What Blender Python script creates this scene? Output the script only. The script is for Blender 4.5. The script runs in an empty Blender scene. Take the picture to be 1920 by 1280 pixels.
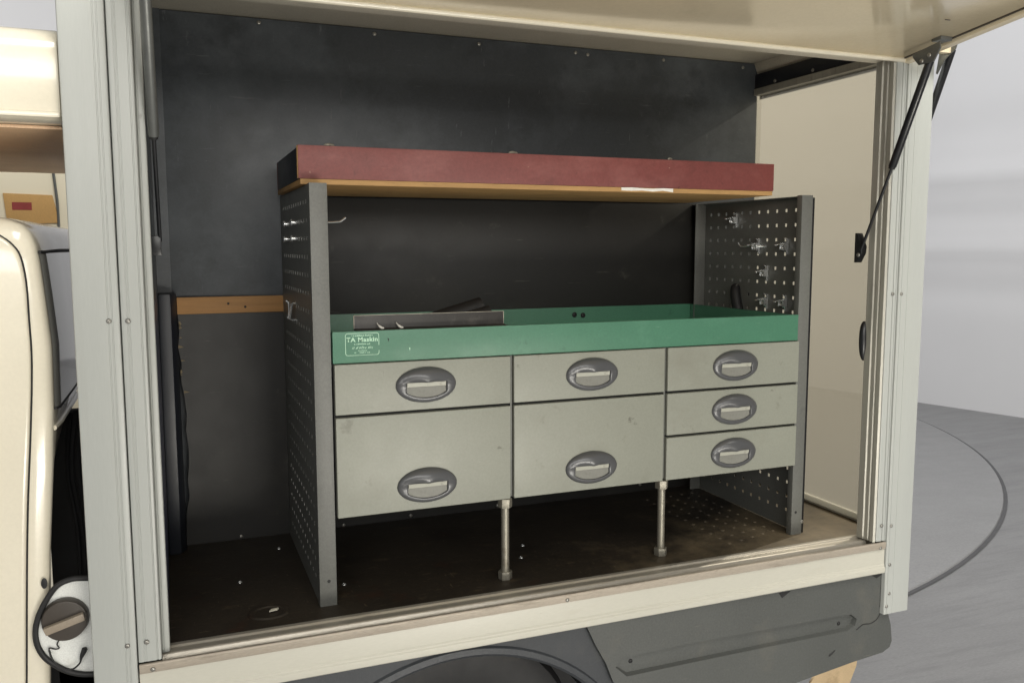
import bpy, bmesh, math, random
from mathutils import Vector, Matrix
random.seed(7)
S = bpy.context.scene
COL = S.collection

# ---------------------------------------------------------------- camera
RR = ((0.92969726, -0.36831977, -0.00188268), (-0.04180543, -0.10044231, -0.99406421), (0.3659444, 0.92425748, -0.10877871))
FPX = 1611.14
EYE = Vector((0, 0, 1.65))
cd = bpy.data.cameras.new("camera"); cam = bpy.data.objects.new("camera", cd); COL.objects.link(cam)
cd.sensor_width = 36; cd.lens = FPX / 1920 * 36; cd.clip_start = 0.05; cd.clip_end = 200
rt, dn, fw = (Vector(r) for r in RR)
m = Matrix((rt, -dn, -fw)).transposed().to_4x4(); m.translation = EYE
cam.matrix_world = m; S.camera = cam

def on(px, py, ax, v):
    """the point where the sight line through a photo pixel meets the plane axis=v"""
    d = rt * ((px - 960) / FPX) + dn * ((py - 640) / FPX) + fw
    return EYE + d * ((v - EYE[ax]) / d[ax])

# ---------------------------------------------------------------- world and lamps
W = bpy.data.worlds.new("World"); S.world = W; W.use_nodes = True
W.node_tree.nodes["Background"].inputs[0].default_value = (1.0, 0.99, 0.97, 1)
W.node_tree.nodes["Background"].inputs[1].default_value = 0.35

def aim(o, loc, tgt):
    o.location = loc
    o.rotation_euler = (Vector(tgt) - Vector(loc)).to_track_quat('-Z', 'Y').to_euler()

def area(name, loc, tgt, sx, sy, power, col):
    l = bpy.data.lights.new(name, 'AREA'); l.shape = 'RECTANGLE'; l.size = sx; l.size_y = sy
    l.energy = power; l.color = col
    o = bpy.data.objects.new(name, l); COL.objects.link(o); aim(o, loc, tgt); return o

area("workshop_lamp", (-0.3, -3.2, 2.7), (0.8, 2.0, 1.3), 5.2, 1.0, 125, (1.0, 0.97, 0.91))
area("ceiling_lamp", (1.7, -0.9, 5.0), (1.7, -0.6, 0), 3.4, 2.0, 310, (1.0, 0.965, 0.89))
area("showroom_lamp", (3.2, 4.6, 5.4), (7.4, 6.4, 2.2), 2.4, 2.0, 150, (0.97, 0.98, 1.0))
area("hatch_fill_light", (1.3, -1.5, 0.25), (1.3, 0.75, 2.3), 1.6, 0.6, 62, (1.0, 0.95, 0.85))  # added unseen fill, aimed up to brighten the hatch underside
area("back_wall_fill", (-2.5, 9.5, 5.6), (-2.5, 12.5, 2.5), 3.0, 2.0, 170, (1.0, 0.99, 0.97))  # added unseen fill that lifts the far wall
sl = bpy.data.lights.new("rear_lamp", 'SPOT'); sl.energy = 2000; sl.spot_size = math.radians(32); sl.spot_blend = 0.3
sl.shadow_soft_size = 0.018; sl.color = (1.0, 0.98, 0.95)
so = bpy.data.objects.new("rear_lamp", sl); COL.objects.link(so); aim(so, (4.6, 2.75, 3.7), (1.8, 2.3, 1.3))

S.view_settings.view_transform = 'Standard'; S.view_settings.look = 'None'
S.view_settings.exposure = 0.0; S.view_settings.gamma = 1.0; S.view_settings.use_curve_mapping = False

# ---------------------------------------------------------------- materials
def lin(c): return tuple((v / 12.92 if v <= 0.04045 else ((v + 0.055) / 1.055) ** 2.4) for v in (x / 255 for x in c)) + (1,)
MATS = {}
def mat(name, rgb, rough=0.5, metal=0.0, var=0.12, scale=6.0, stretch=(1, 1, 1), bump=0.0, bscale=120.0, coat=0.0, spec=0.5,
        dirt_or_sheen=None, fine=0.05, rvar=0.1):
    """procedural Principled material: broad tone variation, fine grain, optional stains or painted sheen, bump"""
    M = bpy.data.materials.new(name); M.use_nodes = True; MATS[name] = M
    n = M.node_tree.nodes; L = M.node_tree.links; b = n["Principled BSDF"]
    tc = n.new("ShaderNodeTexCoord"); mp = n.new("ShaderNodeMapping"); mp.inputs["Scale"].default_value = stretch
    L.new(tc.outputs["Object"], mp.inputs["Vector"])
    def noise(sc, det=5, ro=0.6, vec=mp.outputs[0]):
        t = n.new("ShaderNodeTexNoise"); t.inputs["Scale"].default_value = sc; t.inputs["Detail"].default_value = det
        t.inputs["Roughness"].default_value = ro; L.new(vec, t.inputs["Vector"]); return t
    def ramp(src, a, c, p0, p1):
        r = n.new("ShaderNodeValToRGB"); r.color_ramp.elements[0].position = p0; r.color_ramp.elements[1].position = p1
        r.color_ramp.elements[0].color = a; r.color_ramp.elements[1].color = c; L.new(src, r.inputs[0]); return r
    base = lin(rgb)
    lo = tuple(v * (1 - var) for v in base[:3]) + (1,); hi = tuple(min(1, v * (1 + var)) for v in base[:3]) + (1,)
    n1 = noise(scale); col = ramp(n1.outputs[0], lo, hi, 0.3, 0.7).outputs[0]
    if fine:
        n2 = noise(scale * 45, 2); mx = n.new("ShaderNodeMix"); mx.data_type = 'RGBA'; mx.blend_type = 'MULTIPLY'
        mx.inputs[0].default_value = 1.0
        g = ramp(n2.outputs[0], (1 - fine * 2,) * 3 + (1,), (1 + fine * 2,) * 3 + (1,), 0.3, 0.7)
        L.new(col, mx.inputs[6]); L.new(g.outputs[0], mx.inputs[7]); col = mx.outputs[2]
    for dd in (dirt_or_sheen or []):
        drgb, dsc, p0, p1, amt = dd[:5]; st = dd[5] if len(dd) > 5 else None
        vec = mp.outputs[0]
        if st:
            m2 = n.new("ShaderNodeMapping"); m2.inputs["Scale"].default_value = st; m2.inputs["Location"].default_value = (3.1, 1.7, 0.4)
            L.new(tc.outputs["Object"], m2.inputs["Vector"]); vec = m2.outputs[0]
        nd = noise(dsc, 7, 0.65, vec); rm = ramp(nd.outputs[0], (0, 0, 0, 1), (amt, amt, amt, 1), p0, p1)
        mx = n.new("ShaderNodeMix"); mx.data_type = 'RGBA'
        L.new(rm.outputs[0], mx.inputs[0]); L.new(col, mx.inputs[6]); mx.inputs[7].default_value = lin(drgb); col = mx.outputs[2]
    L.new(col, b.inputs["Base Color"])
    b.inputs["Metallic"].default_value = metal; b.inputs["Specular IOR Level"].default_value = spec
    nr = noise(scale * 3, 6, 0.7); rr = n.new("ShaderNodeMapRange"); rr.inputs[3].default_value = max(0.02, rough - rvar)
    rr.inputs[4].default_value = min(1, rough + rvar); L.new(nr.outputs[0], rr.inputs[0]); L.new(rr.outputs[0], b.inputs["Roughness"])
    if coat: b.inputs["Coat Weight"].default_value = coat; b.inputs["Coat Roughness"].default_value = 0.08
    if bump:
        nb = noise(bscale, 4); bp = n.new("ShaderNodeBump"); bp.inputs["Strength"].default_value = bump; bp.inputs["Distance"].default_value = 0.002
        L.new(nb.outputs[0], bp.inputs["Height"]); L.new(bp.outputs[0], b.inputs["Normal"])
    return M

DIRT = (70, 62, 48)
mat("alu_paint", (172, 175, 171), 0.34, 0.0, 0.025, 3, (5, 5, 0.3), 0.03, 300, fine=0.012, dirt_or_sheen=[((140, 137, 126), 3, 0.58, 0.85, 0.22, (9, 9, 0.25)), ((96, 90, 78), 20, 0.70, 0.76, 0.45, (1, 1, 0.5))])
mat("alu_raw", (184, 178, 166), 0.36, 0.45, 0.10, 5, (0.4, 8, 8), 0.05, 200, dirt_or_sheen=[((80, 72, 58), 5, 0.55, 0.8, 0.55, (1.2, 9, 9)), ((60, 54, 44), 26, 0.62, 0.74, 0.5)])
mat("alu_jamb", (170, 168, 158), 0.38, 0.15, 0.08, 5, (8, 8, 0.4), 0.04, 200, dirt_or_sheen=[((70, 66, 58), 5, 0.55, 0.8, 0.5, (8, 8, 1.0))])
mat("rail_strip", (176, 166, 152), 0.42, 0.25, 0.08, 4, (0.5, 4, 4), 0.04, dirt_or_sheen=[((92, 82, 66), 9, 0.56, 0.76, 0.5, (1, 5, 5))])
mat("cream_rail", (192, 190, 178), 0.40, 0.0, 0.02, 3, (0.6, 3, 3), 0.03, fine=0.012, dirt_or_sheen=[((170, 158, 132), 4, 0.58, 0.85, 0.35, (0.8, 3, 3)), ((82, 72, 55), 34, 0.70, 0.76, 0.55)])
mat("cream_paint", (224, 217, 198), 0.22, 0.0, 0.03, 3, fine=0.01, coat=0.5, dirt_or_sheen=[((170, 155, 125), 6, 0.62, 0.85, 0.25)])
mat("hatch_skin", (226, 212, 182), 0.16, 0.0, 0.04, 2.5, fine=0.015, coat=0.35, rvar=0.06, dirt_or_sheen=[((150, 132, 98), 5, 0.6, 0.82, 0.3), ((90, 78, 60), 34, 0.72, 0.78, 0.6)])
mat("pod_under", (222, 186, 150), 0.5, 0.0, 0.06)
mat("ceiling_skin", (200, 194, 178), 0.4, 0.0, 0.05, dirt_or_sheen=[(DIRT, 6, 0.58, 0.8, 0.3)])
mat("black_ply", (58, 62, 66), 0.42, 0.0, 0.16, 3.5, bump=0.08, bscale=160, fine=0.05,
    dirt_or_sheen=[((112, 118, 124), 1.9, 0.48, 0.74, 0.55), ((96, 100, 100), 11, 0.62, 0.78, 0.30), ((118, 122, 124), 7, 0.64, 0.70, 0.35, (1.2, 1, 16)), ((124, 128, 130), 6, 0.67, 0.71, 0.35, (14, 1, 2)), ((138, 140, 138), 42, 0.71, 0.76, 0.5, (0.5, 1, 1.6)), ((22, 24, 26), 5, 0.58, 0.72, 0.5)])  # first broad pale layer paints the soft sheen of light on the wall
mat("brown_ply_shaded", (31, 30, 28), 0.5, 0.0, 0.14, 3.5, bump=0.08, bscale=160, fine=0.05, dirt_or_sheen=[((66, 64, 58), 3, 0.52, 0.78, 0.35), ((104, 102, 94), 12, 0.64, 0.78, 0.3), ((96, 94, 86), 7, 0.65, 0.71, 0.35, (1.2, 1, 16)), ((26, 25, 23), 5, 0.58, 0.72, 0.5)])  # darker base colour carries the shade on the lower wall
mat("saw_edge", (120, 108, 84), 0.8, 0.0, 0.2, 40)
mat("navy_lining", (62, 64, 84), 0.35, 0.0, 0.12)
mat("dark_post", (30, 33, 40), 0.4, 0.0, 0.15)
mat("ply_edge", (176, 138, 88), 0.7, 0.0, 0.14, 10, (1, 1, 8), 0.15, dirt_or_sheen=[((88, 62, 36), 26, 0.6, 0.74, 0.6)])
mat("batten_wood", (166, 124, 76), 0.65, 0.0, 0.13, 7, (0.6, 6, 9), 0.12, dirt_or_sheen=[((96, 64, 34), 12, 0.62, 0.78, 0.6, (1, 3, 6))])
mat("red_film", (118, 61, 57), 0.5, 0.0, 0.12, 4, bump=0.12, bscale=150, dirt_or_sheen=[((158, 104, 98), 5, 0.50, 0.78, 0.5, (1, 1, 2)), ((58, 32, 28), 9, 0.56, 0.76, 0.5), ((190, 160, 140), 60, 0.69, 0.75, 0.6), ((176, 128, 116), 8, 0.66, 0.71, 0.5, (1.5, 1, 22)), ((44, 26, 24), 30, 0.66, 0.74, 0.6)])
mat("steel_grey", (104, 105, 101), 0.42, 0.0, 0.08, 5, bump=0.15, bscale=320, dirt_or_sheen=[((128, 126, 118), 18, 0.64, 0.76, 0.35), ((44, 42, 38), 6, 0.58, 0.8, 0.4)])
mat("drawer_paint", (141, 143, 132), 0.40, 0.0, 0.04, 4, bump=0.10, bscale=420, fine=0.02, dirt_or_sheen=[((116, 114, 101), 5, 0.54, 0.80, 0.45), ((78, 72, 58), 11, 0.635, 0.74, 0.55), ((62, 57, 47), 24, 0.69, 0.75, 0.55), ((186, 186, 176), 40, 0.71, 0.77, 0.4), ((184, 184, 174), 9, 0.68, 0.72, 0.4, (2, 1, 30)), ((96, 92, 80), 8, 0.69, 0.73, 0.4, (26, 1, 3))])
mat("green_paint", (73, 123, 99), 0.42, 0.0, 0.06, 4, bump=0.12, bscale=400, fine=0.03, dirt_or_sheen=[((104, 156, 130), 9, 0.56, 0.8, 0.45), ((34, 66, 50), 14, 0.62, 0.75, 0.5), ((160, 180, 166), 55, 0.71, 0.76, 0.5), ((150, 178, 160), 8, 0.67, 0.71, 0.45, (1.5, 1, 24))])
mat("handle_pocket", (128, 128, 121), 0.5, 0.0, 0.10, 30, dirt_or_sheen=[((80, 78, 72), 26, 0.55, 0.76, 0.5)])
mat("handle_plastic", (90, 91, 93), 0.30, 0.25, 0.06, 20, fine=0.0, rvar=0.02, dirt_or_sheen=[((118, 115, 106), 10, 0.64, 0.85, 0.25)])
mat("handle_strip", (176, 176, 164), 0.45, 0.0, 0.06, 20, dirt_or_sheen=[(DIRT, 40, 0.6, 0.76, 0.5)])
mat("zinc", (232, 234, 234), 0.2, 0.8, 0.08, 30)
mat("screw_steel", (150, 148, 142), 0.35, 0.7, 0.15, 60)
mat("dirty_zinc", (150, 146, 134), 0.45, 0.6, 0.12, 24, dirt_or_sheen=[((84, 68, 48), 30, 0.55, 0.74, 0.6)])
mat("floor_ply", (50, 44, 36), 0.55, 0.0, 0.25, 3, bump=0.25, bscale=70, fine=0.10,
    dirt_or_sheen=[((26, 23, 20), 4, 0.50, 0.68, 0.7), ((112, 98, 74), 14, 0.60, 0.75, 0.4, (1, 2.4, 1)), ((150, 140, 120), 60, 0.69, 0.74, 0.6), ((80, 48, 30), 8, 0.6, 0.74, 0.4), ((116, 104, 84), 9, 0.62, 0.70, 0.5, (2, 16, 1)), ((124, 112, 92), 9, 0.64, 0.70, 0.45, (18, 3, 1))])
def worn_lit_floor():
    """worn brown wood plus painted light from the pane, towards the rear end and the doorway"""
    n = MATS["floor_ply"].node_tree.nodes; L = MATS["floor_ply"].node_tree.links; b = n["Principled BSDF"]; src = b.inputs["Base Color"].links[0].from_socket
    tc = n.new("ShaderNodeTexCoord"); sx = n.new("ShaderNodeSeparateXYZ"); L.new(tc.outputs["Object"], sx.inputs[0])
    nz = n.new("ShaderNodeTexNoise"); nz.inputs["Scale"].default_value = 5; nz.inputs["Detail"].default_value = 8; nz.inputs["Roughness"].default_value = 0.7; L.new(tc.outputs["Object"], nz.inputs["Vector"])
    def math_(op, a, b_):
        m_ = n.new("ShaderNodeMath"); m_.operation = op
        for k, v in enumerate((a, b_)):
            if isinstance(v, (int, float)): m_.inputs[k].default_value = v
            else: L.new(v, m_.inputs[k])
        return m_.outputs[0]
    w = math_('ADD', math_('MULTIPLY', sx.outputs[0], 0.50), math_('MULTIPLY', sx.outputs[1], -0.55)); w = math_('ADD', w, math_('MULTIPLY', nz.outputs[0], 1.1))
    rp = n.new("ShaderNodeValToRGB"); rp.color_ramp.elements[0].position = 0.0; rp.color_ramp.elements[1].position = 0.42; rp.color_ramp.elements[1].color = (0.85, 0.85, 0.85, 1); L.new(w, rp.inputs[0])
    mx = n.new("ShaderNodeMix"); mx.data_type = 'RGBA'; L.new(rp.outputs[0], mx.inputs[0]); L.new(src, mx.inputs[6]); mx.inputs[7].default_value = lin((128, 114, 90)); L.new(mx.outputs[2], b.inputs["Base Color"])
worn_lit_floor()
mat("skirt_plastic", (80, 82, 80), 0.48, 0.0, 0.05, 4, bump=0.15, bscale=500, dirt_or_sheen=[((118, 112, 100), 5, 0.58, 0.8, 0.35), ((150, 144, 130), 55, 0.7, 0.76, 0.4), ((132, 128, 116), 7, 0.66, 0.72, 0.4, (1.5, 1, 12))])
mat("arch_plastic", (56, 59, 63), 0.45, 0.0, 0.08, 4, bump=0.3, bscale=500, dirt_or_sheen=[((92, 90, 84), 6, 0.58, 0.8, 0.35)])
mat("rubber", (30, 30, 31), 0.6, 0.0, 0.15, 12, bump=0.2, dirt_or_sheen=[((70, 66, 58), 10, 0.58, 0.8, 0.4)])
mat("dark_steel", (54, 52, 50), 0.45, 0.2, 0.2, 6, dirt_or_sheen=[((120, 116, 108), 12, 0.60, 0.78, 0.5), ((24, 23, 22), 9, 0.56, 0.7, 0.5)])
mat("strut_black", (26, 27, 30), 0.3, 0.0, 0.1, 30)
mat("black_void", (30, 30, 31), 0.6, 0.0, 0.3, 8, dirt_or_sheen=[((60, 60, 60), 25, 0.66, 0.74, 0.5)])
mat("bracket_grey", (108, 110, 108), 0.4, 0.5, 0.1, 30)
mat("cab_glass", (118, 118, 114), 0.08, 0.0, 0.1, 3, coat=0.6, fine=0)
mat("filler_white", (232, 234, 230), 0.3, 0.0, 0.03, 8, dirt_or_sheen=[((170, 164, 150), 12, 0.62, 0.8, 0.4)])
mat("cap_tan", (150, 138, 122), 0.4, 0.0, 0.1, 20)
mat("cap_brown", (66, 60, 54), 0.4, 0.0, 0.1, 20)
mat("tan_flap", (196, 172, 136), 0.4, 0.0, 0.1, 12, dirt_or_sheen=[((120, 96, 66), 14, 0.58, 0.76, 0.5)])
mat("cardboard", (206, 164, 104), 0.8, 0.0, 0.06, 8)
mat("red_print", (150, 62, 60), 0.7, 0.0, 0.1, 20)
mat("partition_paint", (240, 231, 206), 0.6, 0.0, 0.02, 2, fine=0.0)
mat("wall_paint", (212, 212, 214), 0.6, 0.0, 0.02, 0.6, fine=0.0)
mat("showroom_concrete", (130, 130, 131), 0.42, 0.0, 0.10, 2.0, (0.5, 3.0, 1), 0.12, 30, fine=0.06, dirt_or_sheen=[((104, 104, 106), 6, 0.5, 0.74, 0.5, (0.5, 4, 1))])
mat("turntable_top", (136, 136, 137), 0.34, 0.0, 0.05, 2.0, (0.8, 1.6, 1), 0.06, 30, fine=0.05)
mat("edge_grey", (84, 84, 86), 0.7)
mat("gap_dark", (34, 34, 35), 0.7, 0.0, 0.1)
mat("sticker_print", (186, 226, 198), 0.5, 0.0, 0.08, 60)
mat("white_chip", (228, 226, 218), 0.6, 0.0, 0.08, 60)
mat("paper", (222, 218, 200), 0.8, 0.0, 0.05, 60)
# tinted rear pane: mostly a milky beige sheet, a little see-through
P = bpy.data.materials.new("milky_pane"); P.use_nodes = True; MATS["milky_pane"] = P
n = P.node_tree.nodes; L = P.node_tree.links; n.remove(n["Principled BSDF"]); out = n["Material Output"]
df = n.new("ShaderNodeBsdfDiffuse"); tl = n.new("ShaderNodeBsdfTranslucent"); tr = n.new("ShaderNodeBsdfTransparent")
nz = n.new("ShaderNodeTexNoise"); nz.inputs["Scale"].default_value = 1.5
cr = n.new("ShaderNodeValToRGB"); cr.color_ramp.elements[0].color = lin((124, 120, 109)); cr.color_ramp.elements[1].color = lin((129, 125, 114))
L.new(nz.outputs[0], cr.inputs[0]); L.new(cr.outputs[0], df.inputs[0]); L.new(cr.outputs[0], tl.inputs[0]); tr.inputs[0].default_value = (1, 0.97, 0.90, 1)
m1 = n.new("ShaderNodeMixShader"); m1.inputs[0].default_value = 0.75; L.new(df.outputs[0], m1.inputs[1]); L.new(tl.outputs[0], m1.inputs[2])
m2 = n.new("ShaderNodeMixShader"); m2.inputs[0].default_value = 0.38; L.new(m1.outputs[0], m2.inputs[1]); L.new(tr.outputs[0], m2.inputs[2])
L.new(m2.outputs[0], out.inputs[0])

# ---------------------------------------------------------------- mesh helpers
def tag(o, label=None, cat=None, group=None, kind=None):
    for k, v in (("label", label), ("category", cat), ("group", group), ("kind", kind)):
        if v: o[k] = v
    return o

def thing(name, loc, label, cat, group=None):
    o = bpy.data.objects.new(name, None); o.empty_display_size = 0.05; COL.objects.link(o); o.location = loc
    return tag(o, label, cat, group)

def attach(o, parent):
    if parent is None: return
    o.parent = parent
    if parent.type == 'EMPTY': o.matrix_parent_inverse = Matrix.Translation(-Vector(parent.location))
    elif parent.get("own"): o.matrix_parent_inverse = Matrix.Translation(-Vector(parent.location))

def link(name, me, matname, parent=None, loc=None, **kw):
    o = bpy.data.objects.new(name, me); COL.objects.link(o)
    if matname and not me.materials: me.materials.append(MATS[matname])
    if loc is not None: o.location = loc
    attach(o, parent); tag(o, **kw); return o

def done(name, bm, matname, parent=None, bevel=0.0, seg=2, smooth=35, recalc=True, **kw):
    if recalc: bmesh.ops.recalc_face_normals(bm, faces=bm.faces[:])
    if bevel:
        es = [e for e in bm.edges if len(e.link_faces) == 2 and e.calc_face_angle(0) > 0.6]
        bmesh.ops.bevel(bm, geom=es, offset=bevel, segments=seg, affect='EDGES', profile=0.6, clamp_overlap=True)
    me = bpy.data.meshes.new(name); bm.to_mesh(me); bm.free()
    for p in me.polygons: p.use_smooth = True
    me.set_sharp_from_angle(angle=math.radians(smooth))
    return link(name, me, matname, parent, **kw)

def box(bm, x0, x1, y0, y1, z0, z1):
    v = [bm.verts.new((x, y, z)) for x in (x0, x1) for y in (y0, y1) for z in (z0, z1)]
    for f in ((0, 1, 3, 2), (4, 6, 7, 5), (0, 4, 5, 1), (2, 3, 7, 6), (0, 2, 6, 4), (1, 5, 7, 3)):
        bm.faces.new([v[i] for i in f])

def B(name, x0, x1, y0, y1, z0, z1, matname, parent, bevel=0.002, **kw):
    bm = bmesh.new(); box(bm, x0, x1, y0, y1, z0, z1); return done(name, bm, matname, parent, bevel, **kw)

def prism(bm, pts, ax, a, b):
    """2-D outline extruded along axis ax from a to b"""
    def mk(p, t):
        c = list(p); c.insert(ax, t); return bm.verts.new(c)
    A = [mk(p, a) for p in pts]; C = [mk(p, b) for p in pts]; k = len(pts)
    bm.faces.new(A); bm.faces.new(C[::-1])
    for i in range(k): bm.faces.new((A[i], A[(i + 1) % k], C[(i + 1) % k], C[i]))

def frame_of(d):
    d = d.normalized(); u = d.orthogonal().normalized(); return u, d.cross(u)

def rod(bm, p0, p1, r0, r1=None, k=16, caps=True):
    p0 = Vector(p0); p1 = Vector(p1); u, v = frame_of(p1 - p0); r1 = r0 if r1 is None else r1
    A = []; C = []
    for i in range(k):
        t = 2 * math.pi * i / k; w = u * math.cos(t) + v * math.sin(t)
        A.append(bm.verts.new(p0 + w * r0)); C.append(bm.verts.new(p1 + w * r1))
    for i in range(k): bm.faces.new((A[i], A[(i + 1) % k], C[(i + 1) % k], C[i]))
    if caps: bm.faces.new(A[::-1]); bm.faces.new(C)

def tube(bm, pts, r, k=8):
    pts = [Vector(p) for p in pts]; rings = []; u = None
    for i, p in enumerate(pts):
        d = (pts[min(i + 1, len(pts) - 1)] - pts[max(i - 1, 0)]).normalized()
        if u is None: u = d.orthogonal().normalized()
        u = (u - d * u.dot(d)).normalized(); v = d.cross(u)
        rr = r[i] if isinstance(r, (list, tuple)) else r
        rings.append([bm.verts.new(p + (u * math.cos(2 * math.pi * j / k) + v * math.sin(2 * math.pi * j / k)) * rr) for j in range(k)])
    for a, c in zip(rings, rings[1:]):
        for j in range(k): bm.faces.new((a[j], a[(j + 1) % k], c[(j + 1) % k], c[j]))
    bm.faces.new(rings[0][::-1]); bm.faces.new(rings[-1])

def smoothpath(pts, n=6):
    """Catmull-Rom through the points"""
    pts = [Vector(p) for p in pts]; out = []
    for i in range(len(pts) - 1):
        p0 = pts[max(i - 1, 0)]; p1 = pts[i]; p2 = pts[i + 1]; p3 = pts[min(i + 2, len(pts) - 1)]
        for j in range(n):
            t = j / n
            out.append(0.5 * ((2 * p1) + (p2 - p0) * t + (2 * p0 - 5 * p1 + 4 * p2 - p3) * t * t + (3 * p1 - p0 - 3 * p2 + p3) * t ** 3))
    out.append(pts[-1]); return out

def dome_mesh(name, r, h, ax=1, sgn=-1, k=14):
    """a small rivet or screw head facing -Y (ax 1, sgn -1) or another axis, with a driver recess"""
    bm = bmesh.new(); rings = []
    prof = [(1.0, 0.0), (1.0, 0.25), (0.88, 0.62), (0.62, 0.92), (0.34, 1.0), (0.24, 0.55)]
    for rr, hh in prof:
        ring = []
        for i in range(k):
            t = 2 * math.pi * i / k; c = [r * rr * math.cos(t), r * rr * math.sin(t)]; c.insert(ax, sgn * h * hh)
            ring.append(bm.verts.new(c))
        rings.append(ring)
    for a, c in zip(rings, rings[1:]):
        for i in range(k): bm.faces.new((a[i], a[(i + 1) % k], c[(i + 1) % k], c[i]))
    bm.faces.new(rings[-1]); bm.faces.new(rings[0][::-1])
    bmesh.ops.recalc_face_normals(bm, faces=bm.faces[:])
    me = bpy.data.meshes.new(name); bm.to_mesh(me); bm.free()
    for p in me.polygons: p.use_smooth = True
    me.set_sharp_from_angle(angle=math.radians(50)); return me

RIVET = dome_mesh("rivet", 0.0052, 0.003); RIVET.materials.append(MATS["screw_steel"])
SCREW = dome_mesh("screw", 0.0058, 0.003); SCREW.materials.append(MATS["screw_steel"])
DARKSCREW = SCREW.copy(); DARKSCREW.name = "dark_bolt"; DARKSCREW.materials.clear(); DARKSCREW.materials.append(MATS["rubber"])
UPSCREW = dome_mesh("floor_screw", 0.006, 0.003, 2, 1); UPSCREW.materials.append(MATS["zinc"])
SIDESCREW = dome_mesh("side_screw", 0.006, 0.003, 0, -1); SIDESCREW.materials.append(MATS["screw_steel"])

# ================================================================ the setting
def sheet(name, pts, z, matname):
    bm = bmesh.new(); bm.faces.new([bm.verts.new((x, y, z)) for x, y in pts])
    return done(name, bm, matname, kind="structure")
sheet("ground", [(-14, -10), (16, -10), (16, 16), (-14, 16)], 0.0, "showroom_concrete")
TC = (1.865, 7.821); TR = 5.019
bm = bmesh.new(); k = 160; rings = []
for r, z in ((0.0, 0.016), (TR - 0.012, 0.016), (TR - 0.004, 0.012), (TR, 0.004)):
    rings.append([bm.verts.new((TC[0] + r * math.cos(2 * math.pi * i / k), TC[1] + r * math.sin(2 * math.pi * i / k), z)) for i in range(k)] if r else None)
bm.faces.new(rings[1])
for a, c in zip(rings[1:], rings[2:]):
    for i in range(k): bm.faces.new((a[i], a[(i + 1) % k], c[(i + 1) % k], c[i]))
tt = done("turntable", bm, "turntable_top", kind="structure")
bm = bmesh.new(); A = []; C = []
for i in range(k):
    t = 2 * math.pi * i / k
    A.append(bm.verts.new((TC[0] + TR * math.cos(t), TC[1] + TR * math.sin(t), 0.005))); C.append(bm.verts.new((TC[0] + (TR + 0.022) * math.cos(t), TC[1] + (TR + 0.022) * math.sin(t), 0.005)))
for i in range(k): bm.faces.new((A[i], A[(i + 1) % k], C[(i + 1) % k], C[i]))
done("edge_shadow", bm, "edge_grey", tt)  # flat dark ring painting the shadow line round the disc edge

# showroom wall: gentle horizontal waves shaped in to give soft shade bands, running off at an angle behind the truck
def wavy_wall(name, p, q, h, waves):
    bm = bmesh.new(); p = Vector(p); q = Vector(q); d = (q - p).normalized(); nrm = Vector((d.y, -d.x))
    if nrm.dot(Vector((0, 0)) - p) < 0: nrm = -nrm
    rows = []
    N = 90
    for i in range(N + 1):
        z = h * i / N; o = sum(a * math.exp(-((z - c) / w) ** 2) for c, w, a in waves)
        rows.append([bm.verts.new((pt.x + nrm.x * o, pt.y + nrm.y * o, z)) for pt in (p, q)])
    for a, c in zip(rows, rows[1:]): bm.faces.new((a[0], a[1], c[1], c[0]))
    return done(name, bm, "wall_paint", smooth=80, kind="structure")
wavy_wall("wall_right", (9.0, 0.6), (5.4, 14.2), 6.2, [(2.35, 0.10, 0.030), (1.95, 0.12, -0.020), (1.62, 0.08, 0.022), (1.2, 0.15, -0.02), (2.8, 0.2, -0.02)])
wavy_wall("wall_back", (5.5, 14.0), (-13, 14.0), 6.2, [])
bm = bmesh.new(); box(bm, -5.0, -0.42, 4.5, 4.6, 0.02, 2.62); done("wall_partition", bm, "partition_paint", bevel=0.004, kind="structure")

# ================================================================ the truck
YP = 1.843; FZ = 0.80; YB = 2.575; XR = 1.955
truck = thing("service_truck", (0.6, 2.7, 0.0), "cream service truck with an open-sided equipment box, raised side hatch and grey skirt", "truck")

# --- floor, walls, ceiling of the box
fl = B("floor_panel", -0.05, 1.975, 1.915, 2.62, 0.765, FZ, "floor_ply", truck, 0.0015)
bm = bmesh.new()   # back panel, upper sheet
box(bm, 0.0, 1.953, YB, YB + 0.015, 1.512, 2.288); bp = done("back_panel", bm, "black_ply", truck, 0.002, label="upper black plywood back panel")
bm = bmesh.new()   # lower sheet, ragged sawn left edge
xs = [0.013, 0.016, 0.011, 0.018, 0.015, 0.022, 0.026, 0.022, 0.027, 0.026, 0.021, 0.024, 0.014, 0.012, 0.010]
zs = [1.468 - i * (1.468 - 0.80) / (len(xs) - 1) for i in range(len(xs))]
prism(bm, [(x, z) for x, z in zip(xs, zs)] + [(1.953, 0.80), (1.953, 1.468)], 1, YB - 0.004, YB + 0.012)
lp = done("back_panel", bm, "brown_ply_shaded", truck, label="lower black plywood back panel with ragged left edge")
for i in range(9):   # torn splinters along the sawn edge
    z = 1.45 - random.random() * 0.36; j = min(range(len(zs)), key=lambda q_: abs(zs[q_] - z)); bm = bmesh.new(); hh = 0.002 + random.random() * 0.012
    prism(bm, [(xs[j] - 0.001, z), (xs[j] + 0.003 + random.random() * 0.012, z + hh * 0.4), (xs[j] + 0.002, z + hh), (xs[j] - 0.001, z + hh)], 1, YB - 0.0052, YB - 0.0035)
    done("splinter", bm, "saw_edge", lp)
bt = B("batten", 0.012, 0.335, YB - 0.014, YB + 0.01, 1.466, 1.513, "batten_wood", truck, 0.002, label="bare wooden batten across the black back wall")
for q in ((428, 569), (460, 575)): link("knot", DARKSCREW, None, bt, on(*q, 1, YB - 0.014)).scale = (0.6, 0.3, 0.6)
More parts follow.
